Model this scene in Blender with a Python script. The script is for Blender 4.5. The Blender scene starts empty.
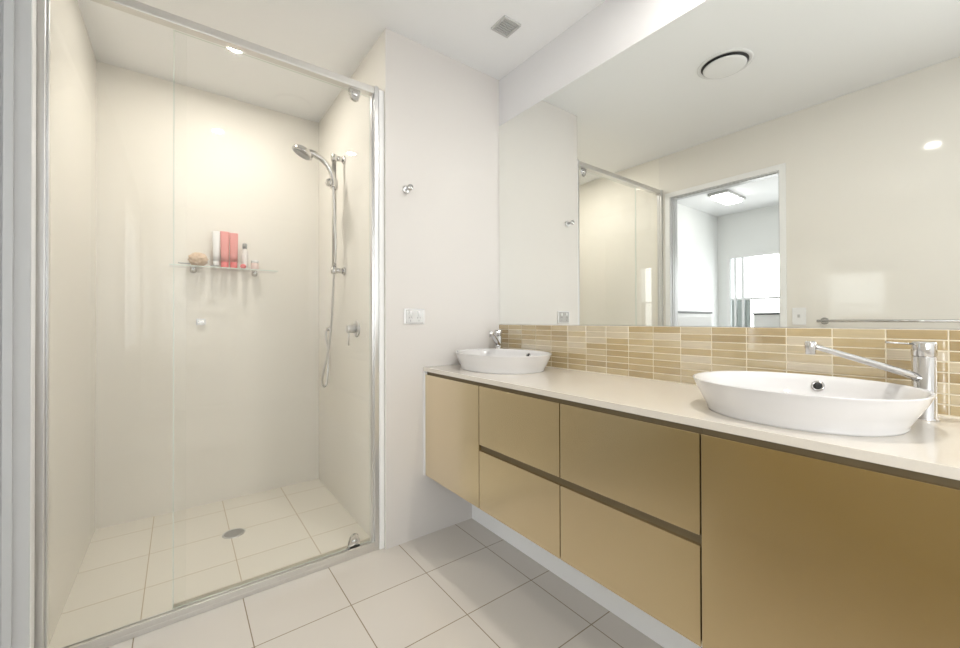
import bpy, bmesh, math, random
from mathutils import Vector, Matrix
random.seed(7)
S = bpy.context.scene
COL = S.collection
PI = math.pi

# ---------------------------------------------------------------- camera, world, exposure
cam_d = bpy.data.cameras.new('camera')
cam = bpy.data.objects.new('camera', cam_d)
COL.objects.link(cam)
cam_d.sensor_fit = 'HORIZONTAL'
cam_d.sensor_width = 36.0
cam_d.lens = 401.603 / 960 * 36.0
cam_d.shift_y = -6.10 / 960
cam_d.clip_start = 0.01
F = Vector((0.59931845, 0.80049023, 0.00572653))
R = Vector((0.80050983, -0.59931307, -0.00280266))
U = Vector((-0.00118848, -0.00626383, 0.99997968))
cam.matrix_world = Matrix(((R.x, U.x, -F.x, 0), (R.y, U.y, -F.y, 0), (R.z, U.z, -F.z, 1.08), (0, 0, 0, 1)))
S.camera = cam
S.view_settings.view_transform = 'Standard'
S.view_settings.look = 'None'
S.view_settings.gamma = 1.0
S.view_settings.use_curve_mapping = False
S.view_settings.exposure = 0.40
S.cycles.transparent_max_bounces = 32

W = bpy.data.worlds.new('world')
S.world = W
W.use_nodes = True
W.node_tree.nodes['Background'].inputs[0].default_value = (0.88, 0.95, 1.0, 1)
W.node_tree.nodes['Background'].inputs[1].default_value = 2.2


def area(name, loc, direction, sx, sy, power, color):
    l = bpy.data.lights.new(name, 'AREA')
    l.shape = 'RECTANGLE'
    l.size, l.size_y, l.energy, l.color = sx, sy, power, color
    o = bpy.data.objects.new(name, l)
    COL.objects.link(o)
    o.location = loc
    o.rotation_euler = Vector(direction).to_track_quat('-Z', 'Y').to_euler()
    return o


XL_ = -0.355
# added fill through a made-up window behind the camera; daylight through the bedroom window
area('added_fill_behind_camera', (XL_ - 0.10, -1.45, 1.45), (1, 0, 0), 1.5, 1.3, 34.0, (0.97, 0.98, 1.0))
area('daylight_bedroom_window', (-2.93, 1.1, 1.3), (1, 0, 0), 1.9, 1.3, 30.0, (0.96, 0.97, 1.0))

# ---------------------------------------------------------------- measures
YE, XC, XW, HC = 1.788, 0.782, 1.482, 2.47      # end wall, shower nib, vanity wall, ceiling
XF, ZC, ZVB, XP = 0.984, 0.846, 0.308, 1.278    # vanity front, counter top, vanity underside, plinth
ZMT, ZMB = 2.198, 1.056
YS, XL, ZS = 2.93, -0.355, -0.025               # shower back wall, left wall, shower floor
YB = -2.4                                       # wall behind the camera
XFAR, YFAR = -2.88, 2.416                       # bedroom


# ---------------------------------------------------------------- materials
def mat(name, color, rough=0.5, metal=0.0, spec=0.5, coat=0.0, noise=0.0, nscale=4.0, bump=0.0, bscale=200, aniso=0.0):
    m = bpy.data.materials.new(name)
    m.use_nodes = True
    n, l = m.node_tree.nodes, m.node_tree.links
    b = n['Principled BSDF']
    b.inputs['Base Color'].default_value = (*color, 1)
    b.inputs['Roughness'].default_value = rough
    b.inputs['Metallic'].default_value = metal
    b.inputs['Specular IOR Level'].default_value = spec
    b.inputs['Coat Weight'].default_value = coat
    b.inputs['Coat Roughness'].default_value = 0.05
    b.inputs['Anisotropic'].default_value = aniso
    if noise or bump:
        tc = n.new('ShaderNodeTexCoord')
    if noise:
        t = n.new('ShaderNodeTexNoise')
        t.inputs['Scale'].default_value = nscale
        t.inputs['Detail'].default_value = 4
        l.new(tc.outputs['Object'], t.inputs['Vector'])
        mx = n.new('ShaderNodeMix')
        mx.data_type = 'RGBA'
        mx.inputs['A'].default_value = (*[c * (1 - noise) for c in color], 1)
        mx.inputs['B'].default_value = (*[min(1, c * (1 + noise)) for c in color], 1)
        l.new(t.outputs['Fac'], mx.inputs['Factor'])
        l.new(mx.outputs['Result'], b.inputs['Base Color'])
    if bump:
        t2 = n.new('ShaderNodeTexNoise')
        t2.inputs['Scale'].default_value = bscale
        l.new(tc.outputs['Object'], t2.inputs['Vector'])
        bp = n.new('ShaderNodeBump')
        bp.inputs['Strength'].default_value = bump
        bp.inputs['Distance'].default_value = 0.002
        l.new(t2.outputs['Fac'], bp.inputs['Height'])
        l.new(bp.outputs['Normal'], b.inputs['Normal'])
    return m


def emit(name, color, strength):
    m = bpy.data.materials.new(name)
    m.use_nodes = True
    b = m.node_tree.nodes['Principled BSDF']
    b.inputs['Base Color'].default_value = (0.9, 0.9, 0.9, 1)
    b.inputs['Emission Color'].default_value = (*color, 1)
    b.inputs['Emission Strength'].default_value = strength
    return m


def glass(name, tint=(1, 1, 1), ior=1.5):
    m = bpy.data.materials.new(name)
    m.use_nodes = True
    n, l = m.node_tree.nodes, m.node_tree.links
    n.remove(n['Principled BSDF'])
    tr = n.new('ShaderNodeBsdfTransparent')
    tr.inputs[0].default_value = (*tint, 1)
    gl = n.new('ShaderNodeBsdfGlossy')
    gl.inputs['Roughness'].default_value = 0.0
    fr = n.new('ShaderNodeFresnel')
    fr.inputs['IOR'].default_value = ior
    geo = n.new('ShaderNodeNewGeometry')
    mu = n.new('ShaderNodeMath')
    mu.operation = 'MULTIPLY'
    inv = n.new('ShaderNodeMath')
    inv.operation = 'SUBTRACT'
    inv.inputs[0].default_value = 1
    l.new(geo.outputs['Backfacing'], inv.inputs[1])
    l.new(fr.outputs[0], mu.inputs[0])
    l.new(inv.outputs[0], mu.inputs[1])
    mix = n.new('ShaderNodeMixShader')
    l.new(mu.outputs[0], mix.inputs[0])
    l.new(tr.outputs[0], mix.inputs[1])
    l.new(gl.outputs[0], mix.inputs[2])
    l.new(mix.outputs[0], n['Material Output'].inputs[0])
    return m


def tile_mat(name, color, grout, x0, px, y0, py, gw=0.003, rough=0.12, var=0.03, spec=0.5):
    """floor tiles in a square grid on object X and Y"""
    m = bpy.data.materials.new(name)
    m.use_nodes = True
    n, l = m.node_tree.nodes, m.node_tree.links
    b = n['Principled BSDF']
    tc = n.new('ShaderNodeTexCoord')
    sp = n.new('ShaderNodeSeparateXYZ')
    l.new(tc.outputs['Object'], sp.inputs[0])

    def math_(op, a, bb=None):
        k = n.new('ShaderNodeMath')
        k.operation = op
        for i, v in enumerate((a, bb)):
            if v is None:
                continue
            if isinstance(v, (int, float)):
                k.inputs[i].default_value = v
            else:
                l.new(v, k.inputs[i])
        return k.outputs[0]
    ms, cells = [], []
    for ax, o0, p in (('X', x0, px), ('Y', y0, py)):
        t = math_('DIVIDE', math_('SUBTRACT', sp.outputs[ax], o0), p)
        cells.append(math_('FLOOR', t))
        fr = math_('FRACT', t)
        d = math_('MINIMUM', fr, math_('SUBTRACT', 1.0, fr))
        ms.append(math_('LESS_THAN', d, gw / 2 / p))
    g = math_('MAXIMUM', ms[0], ms[1])
    cv = n.new('ShaderNodeCombineXYZ')
    l.new(cells[0], cv.inputs[0])
    l.new(cells[1], cv.inputs[1])
    wn = n.new('ShaderNodeTexWhiteNoise')
    l.new(cv.outputs[0], wn.inputs['Vector'])
    nz = n.new('ShaderNodeTexNoise')
    nz.inputs['Scale'].default_value = 3.0
    nz.inputs['Detail'].default_value = 5
    l.new(tc.outputs['Object'], nz.inputs['Vector'])
    f = math_('ADD', math_('MULTIPLY', wn.outputs['Value'], 0.5), math_('MULTIPLY', nz.outputs['Fac'], 0.5))
    mx = n.new('ShaderNodeMix')
    mx.data_type = 'RGBA'
    mx.inputs['A'].default_value = (*[c * (1 - var) for c in color], 1)
    mx.inputs['B'].default_value = (*[c * (1 + var) for c in color], 1)
    l.new(f, mx.inputs['Factor'])
    mg = n.new('ShaderNodeMix')
    mg.data_type = 'RGBA'
    l.new(g, mg.inputs['Factor'])
    l.new(mx.outputs['Result'], mg.inputs['A'])
    mg.inputs['B'].default_value = (*grout, 1)
    l.new(mg.outputs['Result'], b.inputs['Base Color'])
    rr = math_('ADD', math_('MULTIPLY', g, 0.6), rough)
    l.new(rr, b.inputs['Roughness'])
    b.inputs['Specular IOR Level'].default_value = spec
    bp = n.new('ShaderNodeBump')
    bp.inputs['Strength'].default_value = 0.5
    bp.inputs['Distance'].default_value = 0.001
    l.new(math_('SUBTRACT', 1.0, g), bp.inputs['Height'])
    l.new(bp.outputs['Normal'], b.inputs['Normal'])
    return m


M = {}
M['wall_tile'] = mat('cream_polished_wall_tile', (0.87, 0.84, 0.775), rough=0.035, spec=0.4, noise=0.012, nscale=2)
M['left_tile'] = mat('cream_satin_wall_tile', (0.82, 0.79, 0.735), rough=0.05, spec=0.3, noise=0.012, nscale=2)
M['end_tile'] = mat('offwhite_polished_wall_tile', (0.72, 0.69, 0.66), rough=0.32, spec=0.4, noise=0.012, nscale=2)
M['paint'] = mat('white_wall_paint', (0.84, 0.83, 0.81), rough=0.6)
M['vanity_wall'] = mat('soft_white_wall_paint', (0.72, 0.71, 0.71), rough=0.6)
M['ceil'] = mat('white_ceiling_paint', (0.89, 0.895, 0.90), rough=0.7)
M['white_gloss'] = mat('white_gloss_paint', (0.88, 0.88, 0.875), rough=0.28)
M['bedroom_paint'] = mat('cool_white_paint', (0.86, 0.87, 0.86), rough=0.6)
M['lining'] = mat('door_lining_enamel', (0.60, 0.605, 0.61), rough=0.3)
M['floor'] = tile_mat('cream_floor_tile', (0.67, 0.625, 0.565), (0.26, 0.20, 0.13), 0.2, 0.3235, 0.91, 0.3045, gw=0.0035, rough=0.07)
M['shower_floor'] = tile_mat('shower_floor_tile', (0.86, 0.82, 0.73), (0.50, 0.40, 0.27), -0.113, 0.326, 2.167, 0.304, gw=0.003, rough=0.2)
M['bedroom_floor'] = mat('beige_carpet', (0.5, 0.46, 0.4), rough=0.95, bump=0.4)
M['chrome'] = mat('polished_chrome', (0.62, 0.61, 0.60), rough=0.10, metal=1.0)
M['satin'] = mat('satin_aluminium', (0.70, 0.70, 0.70), rough=0.28, metal=1.0)
M['rail'] = mat('shower_screen_aluminium', (0.72, 0.71, 0.69), rough=0.35, metal=1.0)
M['ceramic'] = mat('white_vitreous_china', (0.69, 0.675, 0.665), rough=0.05, spec=0.6, coat=0.3)
M['counter'] = mat('cream_engineered_stone', (0.69, 0.64, 0.565), rough=0.06, spec=0.6, noise=0.03, nscale=180)
M['edge'] = mat('engineered_stone_edge', (0.66, 0.625, 0.575), rough=0.25, noise=0.03, nscale=180)
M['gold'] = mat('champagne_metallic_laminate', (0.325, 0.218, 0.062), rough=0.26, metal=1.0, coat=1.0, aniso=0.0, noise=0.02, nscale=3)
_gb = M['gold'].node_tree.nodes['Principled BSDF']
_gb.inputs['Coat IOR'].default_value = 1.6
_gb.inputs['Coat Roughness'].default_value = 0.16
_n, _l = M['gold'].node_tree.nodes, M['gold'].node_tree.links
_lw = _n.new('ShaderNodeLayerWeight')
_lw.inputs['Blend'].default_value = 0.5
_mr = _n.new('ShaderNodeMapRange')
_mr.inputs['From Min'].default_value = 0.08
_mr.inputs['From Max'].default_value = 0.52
_pm = _n.new('ShaderNodeMix')            # paler gold at grazing angles, a bright reflection put into the colour
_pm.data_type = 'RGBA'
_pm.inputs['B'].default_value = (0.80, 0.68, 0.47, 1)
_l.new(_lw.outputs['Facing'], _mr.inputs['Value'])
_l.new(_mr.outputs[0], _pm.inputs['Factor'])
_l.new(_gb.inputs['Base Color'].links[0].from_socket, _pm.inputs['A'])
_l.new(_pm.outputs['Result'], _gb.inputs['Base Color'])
M['channel'] = mat('dark_bronze_channel', (0.16, 0.125, 0.075), rough=0.4, metal=0.6)
M['dark'] = mat('black_rubber', (0.02, 0.02, 0.02), rough=0.6)
M['darkgap'] = mat('shadow_gap', (0.03, 0.022, 0.015), rough=0.8)
M['mirror'] = mat('silvered_mirror', (0.93, 0.945, 0.92), rough=0.0, metal=1.0)
M['mirror_edge'] = mat('mirror_edge', (0.35, 0.30, 0.22), rough=0.3)
M['glass'] = glass('clear_glass', (0.996, 0.998, 0.995))
M['glass_edge'] = mat('glass_cut_edge', (0.72, 0.78, 0.72), rough=0.15)
M['seal'] = mat('beige_door_seal', (0.66, 0.60, 0.49), rough=0.4)
M['plastic'] = mat('white_plastic', (0.85, 0.85, 0.85), rough=0.25)
M['grey_plastic'] = mat('light_grey_plastic', (0.55, 0.55, 0.54), rough=0.4)
M['vent_grey'] = mat('grey_grille', (0.40, 0.40, 0.39), rough=0.5)
M['pink'] = mat('pink_plastic', (0.80, 0.22, 0.22), rough=0.3)
M['palepink'] = mat('pale_pink_label', (0.80, 0.36, 0.34), rough=0.35)
M['pouf'] = mat('cream_mesh_pouf', (0.74, 0.58, 0.44), rough=0.9, noise=0.15, nscale=60)
M['lamp'] = emit('downlight_lens', (1.0, 0.96, 0.90), 780)
M['lamp_shower'] = emit('shower_downlight_lens', (1.0, 0.95, 0.87), 470)
M['fluoro'] = emit('fluorescent_diffuser', (1.0, 0.98, 0.95), 9)
M['black_top'] = mat('charcoal_benchtop', (0.06, 0.06, 0.06), rough=0.4)
M['fence'] = mat('grey_green_fence', (0.17, 0.18, 0.165), rough=0.8)
M['grass'] = mat('outside_paving', (0.4, 0.42, 0.38), rough=0.9)


def splash_material():
    m = bpy.data.materials.new('mosaic_stick_tile')
    m.use_nodes = True
    n, l = m.node_tree.nodes, m.node_tree.links
    b = n['Principled BSDF']
    geo = n.new('ShaderNodeNewGeometry')
    cr = n.new('ShaderNodeValToRGB')
    cr.color_ramp.elements[0].position = 0.0
    cr.color_ramp.elements[0].color = (0.34, 0.24, 0.105, 1)
    cr.color_ramp.elements[1].position = 1.0
    cr.color_ramp.elements[1].color = (0.57, 0.49, 0.36, 1)
    for p, c in ((0.35, (0.43, 0.32, 0.155, 1)), (0.7, (0.48, 0.38, 0.215, 1))):
        e = cr.color_ramp.elements.new(p)
        e.color = c
    l.new(geo.outputs['Random Per Island'], cr.inputs[0])
    tc = n.new('ShaderNodeTexCoord')
    mp = n.new('ShaderNodeMapping')
    mp.inputs['Scale'].default_value = (1, 12, 220)
    l.new(tc.outputs['Object'], mp.inputs[0])
    nz = n.new('ShaderNodeTexNoise')
    nz.inputs['Scale'].default_value = 1.0
    nz.inputs['Detail'].default_value = 3
    l.new(mp.outputs[0], nz.inputs['Vector'])
    mr = n.new('ShaderNodeMapRange')
    mr.inputs['To Min'].default_value = 0.80
    mr.inputs['To Max'].default_value = 1.18
    l.new(nz.outputs['Fac'], mr.inputs['Value'])
    mx = n.new('ShaderNodeMix')
    mx.data_type = 'RGBA'
    mx.blend_type = 'MULTIPLY'
    mx.inputs['Factor'].default_value = 1
    l.new(cr.outputs[0], mx.inputs['A'])
    l.new(mr.outputs[0], mx.inputs['B'])
    l.new(mx.outputs['Result'], b.inputs['Base Color'])
    b.inputs['Roughness'].default_value = 0.10
    b.inputs['Specular IOR Level'].default_value = 0.7
    b.inputs['Coat Weight'].default_value = 1
    b.inputs['Coat IOR'].default_value = 1.8
    b.inputs['Coat Roughness'].default_value = 0.06
    return m


M['mosaic'] = splash_material()
M['grout'] = mat('cream_grout', (0.80, 0.73, 0.58), rough=0.8)


# ---------------------------------------------------------------- geometry helpers (all shapes in world coordinates)
def box(bm, x0, x1, y0, y1, z0, z1, bev=0.0, seg=2, mi=0):
    t = bmesh.new()
    bmesh.ops.create_cube(t, size=1)
    for v in t.verts:
        v.co = Vector(((x0 + x1) / 2 + v.co.x * abs(x1 - x0), (y0 + y1) / 2 + v.co.y * abs(y1 - y0), (z0 + z1) / 2 + v.co.z * abs(z1 - z0)))
    if bev:
        bmesh.ops.bevel(t, geom=list(t.edges), offset=bev, segments=seg, affect='EDGES', profile=0.5)
    for f in t.faces:
        f.material_index = mi
    merge(bm, t)


def merge(bm, t):
    me = bpy.data.meshes.new('tmp')
    t.to_mesh(me)
    t.free()
    bm.from_mesh(me)
    bpy.data.meshes.remove(me)


def frame_of(d):
    d = Vector(d).normalized()
    a = Vector((0, 0, 1)) if abs(d.z) < 0.9 else Vector((1, 0, 0))
    u = d.cross(a).normalized()
    return u, d.cross(u).normalized()


def lathe(bm, origin, axis, profile, seg=32, sx=1.0, sy=1.0, cap=True, mi=0):
    """profile = [(radius, distance along axis)]"""
    o, ax = Vector(origin), Vector(axis).normalized()
    u, v = frame_of(ax)
    rings = []
    for r, h in profile:
        rings.append([bm.verts.new(o + ax * h + u * (r * sx * math.cos(2 * PI * k / seg)) + v * (r * sy * math.sin(2 * PI * k / seg))) for k in range(seg)])
    fs = []
    for a, b in zip(rings, rings[1:]):
        for k in range(seg):
            fs.append(bm.faces.new((a[k], a[(k + 1) % seg], b[(k + 1) % seg], b[k])))
    if cap:
        fs.append(bm.faces.new(rings[0][::-1]))
        fs.append(bm.faces.new(rings[-1]))
    for f in fs:
        f.material_index = mi
        f.smooth = True


def tube(bm, pts, r, seg=12, caps=True):
    """round tube through points; r may be a list"""
    P = [Vector(p) for p in pts]
    rr = r if isinstance(r, (list, tuple)) else [r] * len(P)
    rings = []
    u = None
    for i, p in enumerate(P):
        d = (P[min(i + 1, len(P) - 1)] - P[max(i - 1, 0)]).normalized()
        if u is None:
            u = frame_of(d)[0]
        u = (u - d * u.dot(d)).normalized()
        v = d.cross(u)
        rings.append([bm.verts.new(p + (u * math.cos(2 * PI * k / seg) + v * math.sin(2 * PI * k / seg)) * rr[i]) for k in range(seg)])
    for a, b in zip(rings, rings[1:]):
        for k in range(seg):
            bm.faces.new((a[k], a[(k + 1) % seg], b[(k + 1) % seg], b[k])).smooth = True
    if caps:
        bm.faces.new(rings[0][::-1])
        bm.faces.new(rings[-1])


def spline(pts, n=10):
    P = [Vector(p) for p in pts]
    out = []
    for i in range(len(P) - 1):
        p0, p1, p2, p3 = P[max(i - 1, 0)], P[i], P[i + 1], P[min(i + 2, len(P) - 1)]
        for k in range(n):
            t = k / n
            out.append(0.5 * ((2 * p1) + (p2 - p0) * t + (2 * p0 - 5 * p1 + 4 * p2 - p3) * t * t + (3 * p1 - p0 - 3 * p2 + p3) * t ** 3))
    out.append(P[-1])
    return out


def loft(bm, rings, cap0=True, cap1=True, smooth=True):
    R_ = [[bm.verts.new(p) for p in r] for r in rings]
    n = len(R_[0])
    for a, b in zip(R_, R_[1:]):
        for k in range(n):
            bm.faces.new((a[k], a[(k + 1) % n], b[(k + 1) % n], b[k])).smooth = smooth
    if cap0:
        bm.faces.new(R_[0][::-1])
    if cap1:
        bm.faces.new(R_[-1])


def root_loc(p):
    while p.parent:
        p = p.parent
    return p.location


def mesh_obj(name, bm, mats, loc):
    bmesh.ops.recalc_face_normals(bm, faces=list(bm.faces))
    bmesh.ops.translate(bm, verts=list(bm.verts), vec=-Vector(loc))
    me = bpy.data.meshes.new(name)
    bm.to_mesh(me)
    bm.free()
    o = bpy.data.objects.new(name, me)
    COL.objects.link(o)
    for mm in (mats if isinstance(mats, (list, tuple)) else [mats]):
        me.materials.append(M[mm])
    return o


def part(name, bm, mats, parent, label=None):
    o = mesh_obj(name, bm, mats, root_loc(parent))
    o.parent = parent
    if label:
        o['label'] = label
    return o


def tag(o, label, cat, group=None):
    o['label'] = label
    o['category'] = cat
    if group:
        o['group'] = group
    return o


def thing(name, label, cat, loc, group=None):
    o = bpy.data.objects.new(name, None)
    o.empty_display_size = 0.05
    COL.objects.link(o)
    o.location = loc
    return tag(o, label, cat, group)


def single(name, bm, mats, label, cat, loc, group=None):
    o = mesh_obj(name, bm, mats, loc)
    o.location = loc
    return tag(o, label, cat, group)


def struct(name, bm, mats, parent=None):
    o = mesh_obj(name, bm, mats, (0, 0, 0))
    if parent:
        o.parent = parent
    else:
        o['kind'] = 'structure'
    return o


def copy_tree(o, parent=None):
    c = o.copy()
    COL.objects.link(c)
    if parent:
        c.parent = parent
    for ch in [k for k in list(S.objects) if k.parent == o]:
        copy_tree(ch, c)
    return c


def NB():
    return bmesh.new()


# ---------------------------------------------------------------- setting
b = NB(); box(b, XL - 0.11, XW + 0.1, YB - 0.1, 1.83, -0.10, 0)
struct('floor', b, 'floor')
b = NB()
box(b, XL - 0.11, XC + 0.02, 1.83, YS + 0.1, -0.12, ZS)
struct('floor_shower', b, 'shower_floor')
b = NB(); box(b, XL - 0.11, XW + 0.1, YB - 0.1, YS + 0.1, HC, HC + 0.1)
struct('ceiling', b, 'ceil')
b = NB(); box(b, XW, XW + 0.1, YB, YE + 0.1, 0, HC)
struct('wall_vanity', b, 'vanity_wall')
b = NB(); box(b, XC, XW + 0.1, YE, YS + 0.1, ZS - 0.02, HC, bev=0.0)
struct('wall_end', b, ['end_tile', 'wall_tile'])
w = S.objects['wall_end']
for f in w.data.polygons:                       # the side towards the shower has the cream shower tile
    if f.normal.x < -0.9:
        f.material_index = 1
b = NB(); box(b, XL - 0.11, XC, YS, YS + 0.1, ZS - 0.02, HC)
struct('wall_shower', b, 'wall_tile')
# left wall with the bedroom doorway
DY0, DY1, DZ = 0.977, 1.741, 2.105
b = NB()
box(b, XL - 0.11, XL, YB, -2.2, 0, HC)
box(b, XL - 0.11, XL, -0.7, DY0 - 0.02, 0, HC)
box(b, XL - 0.11, XL, -2.2, -0.7, 0, 0.8)
box(b, XL - 0.11, XL, -2.2, -0.7, 2.1, HC)
box(b, XL - 0.11, XL, DY1 + 0.02, 1.84, 0, HC)
box(b, XL - 0.11, XL, DY0 - 0.02, DY1 + 0.02, DZ + 0.02, HC)
struct('wall_left', b, 'left_tile')
b = NB(); box(b, XL - 0.11, XL, 1.84, YS, ZS - 0.02, HC)
struct('wall_shower_left', b, 'wall_tile')
b = NB(); box(b, XL - 0.11, XW + 0.1, YB - 0.1, YB, 0, HC)
struct('wall_back', b, 'paint')
# unseen window added in the left wall behind the camera, for fill light
b = NB()
for (y0, y1, z0, z1) in ((-2.2, -0.7, 0.8, 0.83), (-2.2, -0.7, 2.07, 2.1), (-2.2, -2.17, 0.83, 2.07), (-0.73, -0.7, 0.83, 2.07), (-1.465, -1.435, 0.83, 2.07)):
    box(b, XL - 0.08, XL - 0.03, y0, y1, z0, z1, 0.003)
wf = struct('added_window', b, 'white_gloss')
b = NB(); box(b, XL - 0.06, XL - 0.055, -2.17, -0.73, 0.83, 2.07)
struct('window_pane', b, 'glass', wf)

# doorway lining, stop and architraves
b = NB()
box(b, XL - 0.115, XL + 0.004, DY1, DY1 + 0.02, 0, DZ + 0.02, 0.001)
box(b, XL - 0.115, XL + 0.004, DY0 - 0.02, DY0, 0, DZ + 0.02, 0.001)
box(b, XL - 0.115, XL + 0.004, DY0, DY1, DZ, DZ + 0.02, 0.001)
dl = struct('door_1', b, 'lining')
b = NB()
for (y0, y1) in ((DY1 - 0.006, DY1), (DY0, DY0 + 0.006)):
    box(b, XL - 0.050, XL - 0.030, y0, y1, 0, DZ, 0.001)
    box(b, XL - 0.105, XL - 0.058, y0, y1, 0, DZ, 0.001)
box(b, XL - 0.050, XL - 0.030, DY0 + 0.006, DY1 - 0.006, DZ - 0.006, DZ, 0.001)
struct('door_stop', b, 'lining', dl)
b = NB()
box(b, XL, XL + 0.006, DY1 + 0.004, DY1 + 0.042, 0, DZ + 0.042, 0.002)
box(b, XL, XL + 0.006, DY0 - 0.042, DY0 - 0.004, 0, DZ + 0.042, 0.002)
box(b, XL, XL + 0.006, DY0 - 0.004, DY1 + 0.004, DZ + 0.004, DZ + 0.042, 0.002)
struct('architrave', b, 'white_gloss', dl)

# bedroom beyond the doorway
b = NB(); box(b, XFAR - 0.1, XL - 0.11, -0.6, YFAR + 0.1, -0.10, -0.002)
struct('floor_bedroom', b, 'bedroom_floor')
b = NB(); box(b, XFAR - 0.1, XL - 0.11, -0.6, YFAR + 0.1, HC, HC + 0.1)
struct('ceiling_bedroom', b, 'ceil')
b = NB(); box(b, XFAR - 0.1, XL - 0.11, YFAR, YFAR + 0.1, -0.002, HC)
struct('wall_bedroom_side', b, 'bedroom_paint')
b = NB(); box(b, XFAR - 0.1, XL - 0.11, -0.6, -0.5, -0.002, HC)
struct('wall_bedroom_near', b, 'bedroom_paint')
WY0, WY1, WZ = 0.05, 2.285, 1.90
b = NB()
box(b, XFAR - 0.1, XFAR, WY1, YFAR, -0.002, HC)
box(b, XFAR - 0.1, XFAR, -0.5, WY0, -0.002, HC)
box(b, XFAR - 0.1, XFAR, WY0, WY1, WZ, HC)
struct('wall_bedroom_far', b, 'bedroom_paint')
b = NB()
box(b, XFAR - 0.02, XFAR + 0.015, WY1 - 0.02, WY1 + 0.02, 0, WZ + 0.02, 0.003)
box(b, XFAR - 0.02, XFAR + 0.015, WY0 - 0.02, WY0 + 0.035, 0, WZ + 0.02, 0.003)
box(b, XFAR - 0.02, XFAR + 0.015, WY0 + 0.035, WY1 - 0.02, WZ - 0.02, WZ + 0.02, 0.003)
wf = struct('window_2', b, 'white_gloss')
b = NB()
for y in (2.215, 2.125, 1.15):
    box(b, XFAR - 0.06, XFAR - 0.02, y - 0.014, y + 0.014, 0, WZ - 0.02, 0.002)
box(b, XFAR - 0.055, XFAR - 0.025, WY0 + 0.035, WY1 - 0.02, 1.335, 1.36, 0.002)
struct('window_frame', b, 'satin', wf)
b = NB(); box(b, XFAR - 0.045, XFAR - 0.04, WY0 + 0.035, WY1 - 0.02, 0, WZ - 0.02)
struct('window_pane', b, 'glass', wf)
# outside ground and fence seen through the bedroom window
b = NB(); box(b, -8, XFAR - 0.1, -4, 6, -0.2, -0.05)
struct('ground', b, 'grass')
b = NB()
for k in range(60):
    y = -3 + k * 0.15
    box(b, -4.62, -4.60 if k % 2 else -4.59, y, y + 0.146, -0.05, 1.42)
single('fence', b, 'fence', 'grey green paling fence outside the bedroom window', 'fence', (-4.6, 1.5, -0.05))

# ---------------------------------------------------------------- mirror and splashback
b = NB(); box(b, XW - 0.006, XW - 0.0005, -0.35, YE - 0.002, ZMB, ZMT)
o = single('wall_mirror', b, ['mirror', 'mirror_edge'], 'large frameless mirror covering the wall above the vanity splashback', 'mirror', (XW, 0.7, ZMB))
for f in o.data.polygons:
    f.material_index = 0 if f.normal.x < -0.5 else 1
b = NB()
box(b, XW - 0.0075, XW - 0.0005, -0.35, YE - 0.002, ZC, ZMB - 0.002, mi=1)
rows, pz = 8, 0.0257
for r in range(rows):
    z1 = ZMB - 0.0035 - r * pz
    z0 = z1 - pz + 0.0030
    z0 = max(z0, ZC + 0.001)
    k = -4
    while True:
        y0 = 0.099 + 0.107 * k
        y1 = y0 + 0.107 - 0.0028
        k += 1
        if y0 > YE - 0.01:
            break
        y1 = min(y1, YE - 0.003)
        y0 = max(y0, -0.349)
        t = bmesh.new()
        bmesh.ops.create_cube(t, size=1)
        tilt, tilt2 = random.uniform(-1, 1) * 0.0003, random.uniform(-1, 1) * 0.0003
        for v in t.verts:
            dx = (tilt * v.co.z + tilt2 * v.co.y) if v.co.x < 0 else 0
            v.co = Vector((XW - 0.006 + v.co.x * 0.006 + dx, (y0 + y1) / 2 + v.co.y * (y1 - y0), (z0 + z1) / 2 + v.co.z * (z1 - z0)))
        bmesh.ops.bevel(t, geom=[e for e in t.edges if all(v.co.x < XW - 0.007 for v in e.verts)], offset=0.0007, segments=1, affect='EDGES')
        merge(b, t)
single('splashback', b, ['mosaic', 'grout'], 'beige and tan stacked mosaic tile splashback behind the basins', 'splashback', (XW, 0.7, ZC))

# ---------------------------------------------------------------- vanity
VE = -0.015
VY1 = YE - 0.001
b = NB(); box(b, XF - 0.004, XW - 0.001, VE, VY1, ZC - 0.020, ZC, 0.0012, 2)
single('vanity_benchtop', b, 'counter', 'long cream stone benchtop over the gold vanity cabinets', 'countertop', (1.23, 0.9, ZC))
b = NB(); box(b, XP, XP + 0.018, VE + 0.02, VY1, 0, ZVB - 0.0005, 0.001)
single('vanity_plinth', b, 'white_gloss', 'white panel below the wall-hung vanity down to the floor', 'plinth', (XP, 0.9, 0))
ZT = ZC - 0.0205
joints = [1.773, 1.324, 0.8865, 0.449, VE]
FT = 0.810
g = 0.0017


def carcass(root, y0, y1):
    t = NB()
    box(t, XF + 0.020, XP + 0.12, y0 + 0.0004, y1 - 0.0004, ZVB, ZT, 0.0005)
    part('carcass', t, 'darkgap', root)
    t = NB()
    box(t, XF + 0.012, XF + 0.020, y0 + 0.0004, y1 - 0.0004, FT - 0.012, ZT, 0)
    part('finger_pull_channel', t, 'channel', root)


def door_unit(y0, y1, label, end):
    r = thing('vanity_cabinet', label, 'cabinet', (XF + 0.2, (y0 + y1) / 2, ZVB), 'vanity cabinet units')
    carcass(r, y0, y1)
    t = NB(); box(t, XF, XF + 0.018, y0 + g, y1 - g, ZVB, FT, 0.0008)
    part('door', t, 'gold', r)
    if end:
        t = NB(); box(t, XF - 0.003, XP + 0.12, y1, VY1, ZVB - 0.003, ZT, 0.0008)
        part('end_panel', t, 'white_gloss', r, 'white end panel')
    return r


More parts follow.
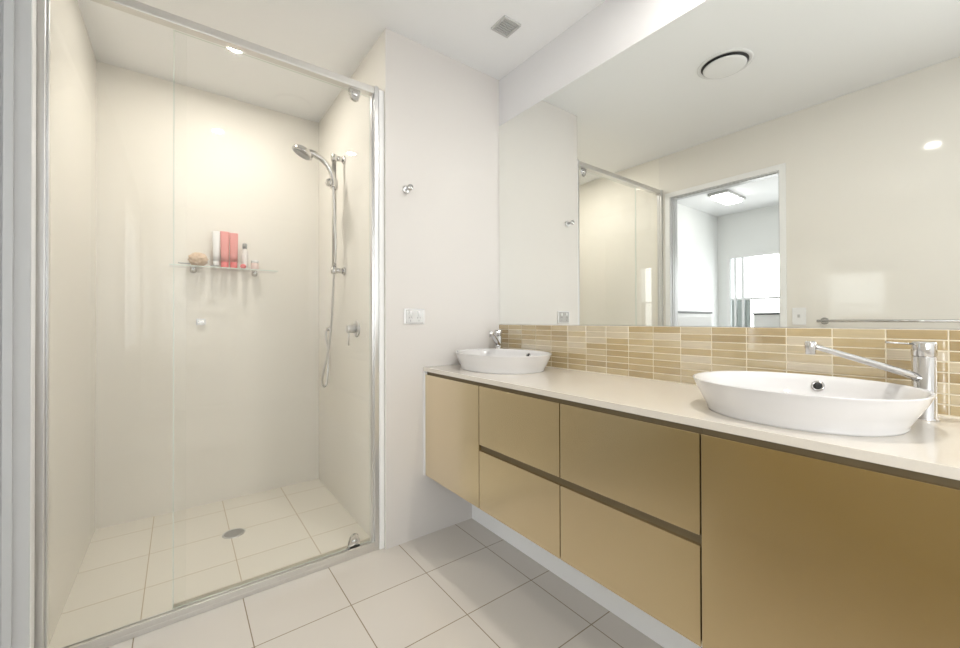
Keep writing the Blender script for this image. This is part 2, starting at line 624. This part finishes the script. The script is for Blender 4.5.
def drawer_unit(y0, y1, label):
    r = thing('vanity_drawer_unit', label, 'cabinet', (XF + 0.2, (y0 + y1) / 2, ZVB), 'vanity cabinet units')
    carcass(r, y0, y1)
    t = NB(); box(t, XF, XF + 0.018, y0 + g, y1 - g, 0.5705, FT, 0.0008)
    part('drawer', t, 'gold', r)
    t = NB(); box(t, XF, XF + 0.018, y0 + g, y1 - g, ZVB, 0.5455, 0.0008)
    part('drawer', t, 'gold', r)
    t = NB(); box(t, XF + 0.012, XF + 0.0198, y0 + 0.0004, y1 - 0.0004, 0.535, 0.580)
    part('finger_pull_channel', t, 'channel', r)
    return r


door_unit(joints[1], joints[0], 'champagne gold cupboard against the end wall, with a white end panel', True)
drawer_unit(joints[2], joints[1], 'champagne gold two-drawer unit next to the end-wall cupboard', )
drawer_unit(joints[3], joints[2], 'champagne gold two-drawer unit next to the wide plain cupboard under the large near basin')
door_unit(joints[4], joints[3], 'plain champagne gold cupboard beneath the near basin', False)


# ---------------------------------------------------------------- basins
def oval(cx, cy, a, bb, z, n=72, e=2.15):
    out = []
    for k in range(n):
        t = 2 * PI * k / n
        c, s = math.cos(t), math.sin(t)
        out.append(Vector((cx + bb * math.copysign(abs(c) ** (2 / e), c), cy + a * math.copysign(abs(s) ** (2 / e), s), z)))
    return out


def basin(cx, cy, label, A=0.238, B=0.200):
    r = thing('vessel_basin', label, 'basin', (cx, cy, ZC), 'oval vessel basins on the benchtop')
    t = NB()
    # (scale a, scale b, height)
    prof = [(0.835, 0.88, 0.0), (0.842, 0.885, 0.005), (0.838, 0.882, 0.009), (0.905, 0.935, 0.035), (0.962, 0.970, 0.060), (0.992, 0.990, 0.0755), (1.0, 1.0, 0.0785),
            (0.994, 0.992, 0.0800), (0.975, 0.970, 0.0795), (0.955, 0.945, 0.076), (0.925, 0.905, 0.062), (0.890, 0.865, 0.040), (0.80, 0.77, 0.022), (0.5, 0.48, 0.014), (0.12, 0.14, 0.011)]
    loft(t, [oval(cx, cy, A * sa, B * sb, ZC + h) for sa, sb, h in prof])
    body = part('bowl', t, 'ceramic', r)
    # overflow in the wall-side of the bowl
    ox, oz = cx + B * 0.885, ZC + 0.052
    nrm = Vector((-0.88, 0, 0.47)).normalized()
    t = NB()
    lathe(t, Vector((ox, cy, oz)) - nrm * 0.004, nrm, [(0.0150, 0), (0.0150, 0.006), (0.0135, 0.0078), (0.0095, 0.0068), (0.009, 0.004)], 28, cap=False)
    ring = part('overflow_ring', t, 'chrome', body)
    t = NB()
    lathe(t, Vector((ox, cy, oz)) - nrm * 0.003, nrm, [(0.0093, 0), (0.0093, 0.0062)], 24)
    part('overflow_hole', t, 'dark', body)
    t = NB()
    lathe(t, (cx, cy, ZC + 0.0105), (0, 0, 1), [(0.032, 0), (0.032, 0.003), (0.029, 0.005), (0.022, 0.0045), (0.021, 0.0065), (0.004, 0.0075)], 32)
    part('plug', t, 'chrome', r)
    return r


basin(1.215, 0.325, 'large white oval basin in the foreground beside the chrome mixer', A=0.228)
basin(1.250, 1.495, 'white oval basin at the far end of the benchtop by the end wall', A=0.262, B=0.200)


# ---------------------------------------------------------------- basin mixers
def mixer(x, y, tx, ty, label):
    r = thing('basin_mixer', label, 'tap', (x, y, ZC), 'chrome basin mixers')
    t = NB()
    lathe(t, (x, y, ZC), (0, 0, 1), [(0.0235, 0), (0.0235, 0.004), (0.0205, 0.006), (0.0205, 0.145), (0.0195, 0.1465)], 40)
    part('body', t, 'chrome', r)
    t = NB()
    lathe(t, (x, y, ZC), (0, 0, 1), [(0.0195, 0.1465), (0.0212, 0.149), (0.0212, 0.177), (0.0195, 0.181), (0.002, 0.1815)], 40)
    cap = part('handle', t, 'chrome', r)
    d = Vector((tx - x, ty - y, 0)); L = d.length; d.normalize()
    s = Vector((-d.y, d.x, 0))
    # flattened rising spout
    t = NB()
    rings = []
    for q in range(11):
        f = q / 10
        c = Vector((x, y, 0)) + d * (0.012 + (L - 0.012) * f)
        z = 0.943 + (1.017 - 0.943) * (f ** 0.94)
        wd, th = 0.0150 - 0.004 * f, 0.0105 - 0.004 * f
        rings.append([c + s * (wd * math.cos(2 * PI * k / 20)) + Vector((0, 0, z + th * math.sin(2 * PI * k / 20))) for k in range(20)])
    loft(t, rings)
    part('spout', t, 'chrome', r)
    t = NB()
    e = Vector((tx, ty, 1.020))
    lathe(t, e - d * 0.004, (0, 0, -1), [(0.009, -0.006), (0.0115, -0.003), (0.0115, 0.012), (0.0105, 0.014), (0.0105, 0.024), (0.009, 0.026)], 24)
    part('aerator', t, 'chrome', r)
    # pin lever out of the cap, level above the spout
    t = NB()
    tube(t, [Vector((x, y, 1.021)) + d * 0.015, Vector((x, y, 1.025)) + d * 0.075], 0.0022, 12)
    part('lever', t, 'chrome', r)
    return r


mixer(1.392, 0.130, 1.24, 0.307, 'chrome mixer with a long rising spout beside the near basin')
mixer(1.410, 1.713, 1.236, 1.56, 'chrome mixer tucked in the corner behind the end-wall basin')

# ---------------------------------------------------------------- shower screen
YG = 1.835
r = thing('shower_screen', 'semi-frameless glass shower screen with sliding door in silver frame', 'shower screen', (0.2, YG, 0))
t = NB()
box(t, XL + 0.002, XC - 0.012, 1.815, 1.855, 2.155, 2.188, 0.003)
box(t, XL + 0.002, XC - 0.030, 1.8135, 1.816, 2.160, 2.166)
part('head_rail', t, 'rail', r)
t = NB()
box(t, XL + 0.002, XC - 0.012, 1.810, 1.866, 0.0, 0.018, 0.001)
box(t, XL + 0.002, XC - 0.030, 1.810, 1.822, 0.018, 0.040, 0.001)
box(t, XL + 0.002, XC - 0.030, 1.842, 1.848, 0.018, 0.032, 0.001)
part('sill_track', t, 'rail', r)
t = NB()
box(t, 0.736, 0.756, 1.808, 1.860, 0.018, 2.19, 0.002)
box(t, 0.7305, 0.738, 1.826, 1.848, 0.018, 2.155, 0.001)
part('wall_jamb', t, 'satin', r)
t = NB()
box(t, 0.7565, XC - 0.001, 1.803, 1.860, 0.0, 2.175, 0.002)
part('jamb_cover', t, 'white_gloss', r, 'white jamb cover strip')
t = NB()
box(t, XL + 0.001, XL + 0.020, 1.806, 1.846, 0.0, 2.19, 0.002)
box(t, XL + 0.020, XL + 0.025, 1.824, 1.840, 0.0, 2.155, 0.001)
part('wall_jamb', t, 'satin', r)


def pane(name, x0, x1, y, z0, z1, root):
    t = NB()
    box(t, x0, x1, y - 0.003, y + 0.003, z0, z1)
    o = part(name, t, ['glass', 'glass_edge'], root)
    for f in o.data.polygons:
        f.material_index = 0 if abs(f.normal.y) > 0.5 else 1
    return o


pane('fixed_pane', XL + 0.022, 0.02, 1.829, 0.024, 2.156, r)
dp = pane('door_pane', -0.016, 0.729, 1.852, 0.030, 2.150, r)


def roller(x, z, up, root):
    t = NB()
    k = 1 if up else -1
    pts = [(-0.028, 0.034), (0.028, 0.034), (0.028, 0.0), (0.019, -0.027), (0.007, -0.036), (-0.007, -0.036), (-0.019, -0.027), (-0.028, 0.0)]
    lo = [Vector((x + px, 1.842, z + pz_ * k)) for px, pz_ in pts]
    hi = [Vector((x + px * 0.85, 1.832, z + pz_ * k * 0.9)) for px, pz_ in pts]
    loft(t, [lo, hi], smooth=False)
    lathe(t, (x, 1.834, z), (0, -1, 0), [(0.014, 0), (0.014, 0.004), (0.012, 0.006)], 20)
    return part('roller', t, 'chrome', root)


roller(0.652, 2.135, True, dp)
roller(0.648, 0.060, False, dp)
t = NB(); box(t, -0.016, 0.729, 1.8555, 1.862, 0.022, 0.042, 0.001)
part('bottom_seal', t, 'seal', dp)
t = NB(); box(t, -0.0185, -0.0155, 1.848, 1.8555, 0.030, 2.150)
part('edge_seal', t, 'glass_edge', dp)

# ---------------------------------------------------------------- shower fittings
ry, rx = 2.38, 0.722
r = thing('shower_rail', 'chrome vertical shower rail on the shower side wall', 'shower rail', (rx, ry, 1.36))
t = NB(); tube(t, [(rx, ry, 1.352), (rx, ry, 2.045)], 0.0120, 20); part('riser_bar', t, 'chrome', r)
for z in (1.372, 2.030):
    t = NB()
    tube(t, [(XC - 0.002, ry, z), (rx, ry, z)], 0.015, 16)
    lathe(t, (XC - 0.001, ry, z), (-1, 0, 0), [(0.024, 0), (0.024, 0.006), (0.019, 0.010)], 24)
    lathe(t, (rx, ry, z - 0.018), (0, 0, 1), [(0.016, 0), (0.018, 0.003), (0.018, 0.033), (0.016, 0.036)], 24)
    part('wall_bracket', t, 'chrome', r)
t = NB()
lathe(t, (rx, ry, 1.852), (0, 0, 1), [(0.019, -0.005), (0.022, 0.0), (0.022, 0.043), (0.019, 0.048)], 24)
lathe(t, (rx + 0.004, ry, 1.873), (-0.9, -0.45, 0), [(0.016, 0), (0.016, 0.03), (0.023, 0.032), (0.023, 0.048), (0.020, 0.052)], 24)
part('slider', t, 'chrome', r)

hx, hz = 0.700, 1.868
hyy = ry - 0.032
r = thing('hand_shower', 'chrome hand shower with flexible hose clipped to the rail', 'hand shower', (hx, hyy, hz))
t = NB()
hp = spline([(0.706, hyy, 1.850), (0.704, hyy, 1.895), (0.690, hyy, 1.940), (0.660, hyy, 1.980), (0.615, hyy, 2.006), (0.575, hyy, 2.014)], 8)
tube(t, hp, [0.0125 + 0.007 * (i / (len(hp) - 1)) for i in range(len(hp))], 18)
part('handle', t, 'chrome', r)
t = NB()
ax = Vector((-0.42, 0.12, -0.9)).normalized()
hc = Vector((0.545, hyy, 2.012))
lathe(t, hc - ax * 0.018, ax, [(0.014, -0.006), (0.034, 0.001), (0.052, 0.014), (0.057, 0.027), (0.056, 0.034), (0.050, 0.036)], 36)
hd = part('head', t, 'chrome', r)
t = NB()
lathe(t, hc + ax * 0.0155, ax, [(0.046, 0.003), (0.045, 0.006), (0.022, 0.0065), (0.021, 0.0045), (0.005, 0.005)], 36)
part('spray_face', t, 'vent_grey', hd, 'dark grey spray face with nozzles')
t = NB()
hose = spline([(0.706, hyy, 1.850), (0.716, hyy + 0.004, 1.70), (0.722, hyy + 0.004, 1.50), (0.726, 2.40, 1.34), (0.735, 2.47, 1.10), (0.728, 2.52, 0.90), (0.703, 2.545, 0.745),
               (0.712, 2.58, 0.680), (0.740, 2.61, 0.672), (0.760, 2.64, 0.74), (0.764, 2.648, 0.88), (0.752, 2.648, 0.98), (0.752, 2.648, 1.015)], 14)
tube(t, hose, [0.0065 + 0.0006 * (i % 2) for i in range(len(hose))], 12)
part('hose', t, 'satin', r)
t = NB()
lathe(t, (XC - 0.001, 2.648, 1.026), (-1, 0, 0), [(0.022, 0), (0.022, 0.004), (0.012, 0.008), (0.012, 0.024), (0.009, 0.026)], 28)
single('hose_outlet', t, 'chrome', 'small round chrome wall outlet feeding the shower hose', 'wall outlet', (XC, 2.648, 1.026))

r = thing('shower_mixer', 'round chrome shower mixer with pin lever on the tiled side wall', 'tap', (XC, 2.174, 1.035))
t = NB(); lathe(t, (XC - 0.0005, 2.174, 1.035), (-1, 0, 0), [(0.046, 0), (0.046, 0.004), (0.043, 0.007), (0.024, 0.009)], 40); part('wall_plate', t, 'satin', r)
t = NB(); lathe(t, (XC - 0.008, 2.174, 1.035), (-1, 0, 0), [(0.022, 0), (0.022, 0.045), (0.020, 0.048)], 32); part('handle', t, 'satin', r)
t = NB(); tube(t, [(XC - 0.045, 2.174, 1.016), (XC - 0.047, 2.174, 0.945)], 0.003, 10); part('lever', t, 'satin', r)

# floor waste
r = thing('shower_waste', 'round chrome grated waste in the shower floor', 'drain', (0.228, 2.445, ZS))
t = NB()
lathe(t, (0.228, 2.445, ZS), (0, 0, 1), [(0.052, 0), (0.052, 0.002), (0.049, 0.0035), (0.044, 0.0035), (0.0435, 0.001)], 40, cap=False)
part('rim', t, 'satin', r)
t = NB()
lathe(t, (0.228, 2.445, ZS), (0, 0, 1), [(0.0435, 0.0002), (0.0435, 0.0012)], 40)
pt = part('grate_base', t, 'vent_grey', r)
t = NB()
for k in range(-4, 5):
    hh = math.sqrt(0.042 ** 2 - (k * 0.0092) ** 2)
    box(t, 0.228 - hh, 0.228 + hh, 2.445 + k * 0.0092 - 0.002, 2.445 + k * 0.0092 + 0.002, ZS + 0.001, ZS + 0.0035)
part('grate', t, 'satin', r)

# ---------------------------------------------------------------- shower shelf and toiletries
r = thing('shower_shelf', 'clear glass shelf on chrome brackets on the shower back wall', 'shelf', (0.235, YS, 1.395))
t = NB(); box(t, -0.045, 0.502, YS - 0.115, YS - 0.002, 1.392, 1.399, 0.001)
part('glass_shelf', t, 'glass', r)
t = NB(); box(t, -0.045, 0.502, YS - 0.1165, YS - 0.1145, 1.3925, 1.3985)
part('shelf_edge', t, 'glass_edge', r)
for x in (0.065, 0.385):
    t = NB()
    lathe(t, (x, YS - 0.001, 1.380), (0, -1, 0), [(0.017, 0), (0.017, 0.006), (0.011, 0.010), (0.011, 0.05), (0.009, 0.052)], 24)
    box(t, x - 0.008, x + 0.008, YS - 0.06, YS - 0.004, 1.383, 1.3915, 0.001)
    part('bracket', t, 'chrome', r)
zsh = 1.3993
ys = YS - 0.06
# bath pouf, crumpled mesh ball
t = NB()
bmesh.ops.create_icosphere(t, subdivisions=4, radius=0.040)
for v in t.verts:
    n_ = v.co.normalized()
    a_ = math.sin(n_.x * 11 + 1.3 * math.sin(n_.z * 9)) * math.sin(n_.y * 13 + 2 * n_.z * 6) * math.cos(n_.z * 12 + n_.x * 5)
    v.co = n_ * (0.041 + 0.010 * a_)
    v.co.x *= 1.12
    v.co.z *= 0.92
    v.co += Vector((0.088, ys, zsh + 0.041))
for f in t.faces:
    f.smooth = True
single('bath_pouf', t, 'pouf', 'crumpled cream bath pouf on the glass shower shelf', 'bath pouf', (0.098, ys, zsh))
t = NB()
pts = spline([(-0.004, ys - 0.02, zsh + 0.016), (0.02, ys - 0.015, zsh + 0.014), (0.05, ys - 0.025, zsh + 0.012)], 6)
tube(t, pts, [0.0045] * len(pts), 12)
for v in t.verts:
    v.co.z = zsh + 0.009 + (v.co.z - zsh - 0.014) * 0.8
    v.co.y -= 0.02
single('razor', t, 'vent_grey', 'small grey razor handle lying beside the cream pouf', 'razor', (0.02, ys, zsh))
t = NB()
tube(t, [(0.146, ys - 0.035, zsh + 0.0065), (0.172, ys - 0.030, zsh + 0.0065), (0.19, ys - 0.033, zsh + 0.0065)], [0.004, 0.006, 0.005], 12)
single('toothbrush_cap', t, 'vent_grey', 'little grey cap lying in front of the white shower tube', 'cap', (0.165, ys - 0.03, zsh))


def tube_bottle(x, y, w, h, bodym, capm, label, group=None):
    r = thing('shower_gel_tube', label, 'tube', (x, y, zsh), group)
    t = NB()
    rings = []
    for f in (0, 0.25, 0.5, 0.75, 0.97, 1.0):
        dd = 0.019 * (1 - f) + 0.0025 * f
        ww = w * 0.86 * (1 - f) + w * f
        rings.append([Vector((x + ww * math.cos(2 * PI * k / 28), y + dd * math.sin(2 * PI * k / 28), zsh + 0.038 + (h - 0.038) * f)) for k in range(28)])
    loft(t, rings)
    part('tube_body', t, bodym, r)
    t = NB()
    rings = [[Vector((x + (w * 0.84) * q * math.cos(2 * PI * k / 28), y + 0.0185 * q * math.sin(2 * PI * k / 28), zsh + z)) for k in range(28)] for q, z in ((0.96, 0), (1, 0.003), (1, 0.036), (0.95, 0.038))]
    loft(t, rings)
    part('cap', t, capm, r)
    return r


tube_bottle(0.176, ys, 0.020, 0.218, 'plastic', 'plastic', 'slim white tube standing on the shower shelf')
tube_bottle(0.220, ys, 0.024, 0.222, 'palepink', 'pink', 'pink tube next to the white tube on the shower shelf', 'pink tubes on the shower shelf')
tube_bottle(0.2665, ys, 0.023, 0.218, 'palepink', 'pink', 'pink tube between its pink twin and the black-capped bottle', 'pink tubes on the shower shelf')
r = thing('lotion_bottle', 'small clear bottle with a dark cap beside the pink tubes', 'bottle', (0.325, ys, zsh))
t = NB(); lathe(t, (0.325, ys, zsh), (0, 0, 1), [(0.016, 0), (0.018, 0.003), (0.018, 0.10), (0.014, 0.115), (0.008, 0.122), (0.008, 0.13)], 28)
M['clearplastic'] = mat('frosted_clear_plastic', (0.86, 0.82, 0.80), rough=0.2)
part('bottle_body', t, 'clearplastic', r)
t = NB(); lathe(t, (0.325, ys, zsh), (0, 0, 1), [(0.0125, 0.128), (0.0125, 0.158), (0.011, 0.160)], 24)
part('cap', t, 'vent_grey', r)
r = thing('soap_jar', 'short pale pink jar next to the dark-capped bottle at the shelf end', 'jar', (0.380, ys, zsh))
t = NB(); lathe(t, (0.380, ys, zsh), (0, 0, 1), [(0.020, 0), (0.022, 0.003), (0.022, 0.040), (0.019, 0.044)], 28)
M['jarpink'] = mat('pale_pink_plastic', (0.86, 0.70, 0.66), rough=0.3)
part('jar_body', t, 'jarpink', r)
t = NB(); lathe(t, (0.380, ys, zsh), (0, 0, 1), [(0.021, 0.044), (0.021, 0.058), (0.019, 0.060)], 28)
part('lid', t, 'plastic', r)
t = NB(); bmesh.ops.create_uvsphere(t, u_segments=20, v_segments=14, radius=0.015)
for v in t.verts:
    v.co = Vector((v.co.x * 1.1 + 0.312, v.co.y + ys - 0.037, v.co.z * 0.95 + zsh + 0.0143))
for f in t.faces:
    f.smooth = True
single('bath_bomb', t, 'pink', 'little round pink soap in front of the dark-capped bottle', 'soap', (0.312, ys - 0.037, zsh))

# small square chrome plate on the back wall
r = thing('wall_plate', 'tiny square chrome plate on the shower back wall below the shelf', 'wall plate', (0.104, YS, 1.074))
t = NB(); box(t, 0.080, 0.128, YS - 0.008, YS - 0.001, 1.056, 1.094, 0.002); part('plate', t, 'satin', r)
t = NB(); box(t, 0.088, 0.120, YS - 0.020, YS - 0.008, 1.066, 1.084, 0.003); part('knob', t, 'chrome', r)

# ---------------------------------------------------------------- fixtures on the end wall
r = thing('robe_hook', 'chrome robe hook high on the end wall', 'hook', (0.888, YE, 1.72))
t = NB(); lathe(t, (0.888, YE - 0.0005, 1.72), (0, -1, 0), [(0.019, 0), (0.019, 0.005), (0.016, 0.008)], 32); part('wall_plate', t, 'satin', r)
t = NB(); lathe(t, (0.888, YE - 0.007, 1.72), (0, -1, 0), [(0.008, 0), (0.007, 0.028), (0.013, 0.033), (0.015, 0.040), (0.013, 0.045)], 24); part('peg', t, 'chrome', r)

r = thing('power_outlet', 'double power outlet on the end wall above the benchtop corner', 'outlet', (0.930, YE, 1.099))
M['clearplate'] = mat('silver_grey_plate', (0.55, 0.54, 0.53), rough=0.25, metal=0.3)
t = NB(); box(t, 0.873, 0.987, YE - 0.007, YE - 0.0005, 1.061, 1.138, 0.003); part('plate', t, 'plastic', r)
t = NB(); box(t, 0.883, 0.977, YE - 0.0095, YE - 0.007, 1.066, 1.133, 0.002); pl = part('faceplate', t, 'clearplate', r)
for x in (0.907, 0.953):
    t = NB(); box(t, x - 0.006, x + 0.006, YE - 0.013, YE - 0.0095, 1.108, 1.126, 0.001); part('switch', t, 'plastic', r)
    t = NB()
    for (dx, dz, an) in ((-0.0065, 0.006, 0.5), (0.0065, 0.006, -0.5), (0, -0.010, 0)):
        tt = NB()
        box(tt, -0.001, 0.001, YE - 0.0102, YE - 0.0095, -0.0045, 0.0045)
        for v in tt.verts:
            xx, zz = v.co.x, v.co.z
            v.co.x = x + dx + xx * math.cos(an) + zz * math.sin(an)
            v.co.z = 1.088 + dz - xx * math.sin(an) + zz * math.cos(an)
        merge(t, tt)
    part('socket', t, 'dark', r)

# ---------------------------------------------------------------- left wall: switch and towel rail (seen in the mirror)
r = thing('light_switch', 'white single light switch beside the bedroom doorway, seen in the mirror', 'switch', (XL, 0.867, 1.1))
t = NB(); box(t, XL + 0.0005, XL + 0.009, 0.830, 0.904, 1.043, 1.157, 0.003); part('plate', t, 'plastic', r)
t = NB(); box(t, XL + 0.009, XL + 0.013, 0.860, 0.874, 1.092, 1.112, 0.001); part('rocker', t, 'grey_plastic', r)
r = thing('towel_rail', 'long chrome towel rail on the wall opposite the mirror', 'towel rail', (XL, 0.4, 1.069))
t = NB(); tube(t, [(XL + 0.065, 0.76, 1.069), (XL + 0.065, 0.02, 1.069)], 0.0085, 20); part('bar', t, 'chrome', r)
for y in (0.735, 0.045):
    t = NB()
    lathe(t, (XL + 0.0005, y, 1.069), (1, 0, 0), [(0.022, 0), (0.022, 0.006), (0.010, 0.009), (0.010, 0.057)], 24)
    part('bracket', t, 'chrome', r)

# ---------------------------------------------------------------- ceiling fixtures
r = thing('ceiling_vent', 'small square grey ceiling grille near the end wall', 'vent', (1.234, 1.437, HC))
t = NB()
cx, cy, h = 1.234, 1.437, 0.051
for (x0, x1, y0, y1) in ((-h, h, h - 0.012, h), (-h, h, -h, -h + 0.012), (-h, -h + 0.012, -h + 0.012, h - 0.012), (h - 0.012, h, -h + 0.012, h - 0.012)):
    box(t, cx + x0, cx + x1, cy + y0, cy + y1, HC - 0.009, HC - 0.0005, 0.001)
part('frame', t, 'grey_plastic', r)
t = NB(); box(t, cx - h + 0.012, cx + h - 0.012, cy - h + 0.012, cy + h - 0.012, HC - 0.003, HC - 0.001); part('grille_back', t, 'vent_grey', r)
t = NB()
for k in range(6):
    y = cy - 0.032 + k * 0.0128
    box(t, cx - 0.036, cx + 0.036, y - 0.003, y + 0.003, HC - 0.007, HC - 0.003)
part('grille', t, 'grey_plastic', r)

r = thing('exhaust_fan', 'round white ceiling exhaust fan with a dark rim, seen in the mirror', 'exhaust fan', (0.575, 0.945, HC))
t = NB(); lathe(t, (0.575, 0.945, HC - 0.0005), (0, 0, -1), [(0.132, 0), (0.132, 0.002), (0.128, 0.004), (0.114, 0.005), (0.112, 0.001)], 56, cap=False); part('rim', t, 'plastic', r)
t = NB(); lathe(t, (0.575, 0.945, HC - 0.0005), (0, 0, -1), [(0.113, 0.0005), (0.113, 0.002)], 56); part('duct', t, 'dark', r)
t = NB(); lathe(t, (0.575, 0.945, HC - 0.012), (0, 0, -1), [(0.100, 0), (0.104, 0.003), (0.103, 0.007), (0.092, 0.010), (0.02, 0.012)], 56); part('cover', t, 'plastic', r)


def downlight(x, y, lens, label, rad=0.035):
    r = thing('downlight', label, 'downlight', (x, y, HC), 'recessed ceiling downlights')
    t = NB(); lathe(t, (x, y, HC - 0.0005), (0, 0, -1), [(rad + 0.014, 0), (rad + 0.014, 0.003), (rad + 0.010, 0.005), (rad + 0.001, 0.004), (rad, 0.001)], 36, cap=False); part('rim', t, 'plastic', r)
    t = NB(); lathe(t, (x, y, HC - 0.0005), (0, 0, -1), [(rad, 0.0005), (rad, 0.002)], 32); part('lens', t, lens, r)


downlight(0.225, 2.37, 'lamp_shower', 'lit downlight in the shower ceiling')
downlight(1.145, 0.39, 'lamp', 'lit downlight in the ceiling above the near basin')

# ---------------------------------------------------------------- bedroom furniture seen in the mirror
r = thing('ceiling_light', 'rectangular fluorescent ceiling light in the bedroom beyond the doorway', 'ceiling light', (-1.95, 1.93, HC))
t = NB(); box(t, -2.20, -1.72, 1.83, 2.04, HC - 0.03, HC - 0.0005, 0.004); part('base', t, 'grey_plastic', r)
t = NB(); box(t, -2.15, -1.76, 1.85, 2.02, HC - 0.06, HC - 0.03, 0.012); part('diffuser', t, 'fluoro', r)


def chest(x0, x1, y0, y1, h, label, front):
    r = thing('chest_of_drawers', label, 'chest of drawers', ((x0 + x1) / 2, (y0 + y1) / 2, 0), 'white bedroom chests')
    t = NB(); box(t, x0, x1, y0, y1, 0, h - 0.02, 0.002); part('body', t, 'white_gloss', r)
    t = NB(); box(t, x0 - 0.01, x1 + 0.01, y0 - 0.01, y1 + 0.01, h - 0.02, h, 0.002); part('top', t, 'black_top', r)
    for k in range(4):
        z0 = 0.06 + k * (h - 0.10) / 4
        z1 = z0 + (h - 0.10) / 4 - 0.01
        t = NB()
        if front == 'y':
            box(t, x0 + 0.02, x1 - 0.02, y0 - 0.014, y0, z0, z1, 0.002)
        else:
            box(t, x1, x1 + 0.014, y0 + 0.02, y1 - 0.02, z0, z1, 0.002)
        dr = part('drawer', t, 'white_gloss', r)
        t = NB()
        if front == 'y':
            box(t, (x0 + x1) / 2 - 0.05, (x0 + x1) / 2 + 0.05, y0 - 0.03, y0 - 0.014, (z0 + z1) / 2 - 0.005, (z0 + z1) / 2 + 0.005, 0.002)
        else:
            box(t, x1 + 0.014, x1 + 0.03, (y0 + y1) / 2 - 0.05, (y0 + y1) / 2 + 0.05, (z0 + z1) / 2 - 0.005, (z0 + z1) / 2 + 0.005, 0.002)
        part('handle', t, 'satin', dr)


chest(-1.75, -0.98, 2.02, 2.405, 1.165, 'white chest of drawers with dark top against the bedroom side wall', 'y')
chest(-2.80, -2.42, 1.05, 1.84, 1.155, 'white chest of drawers with dark top in front of the bedroom window', 'x')
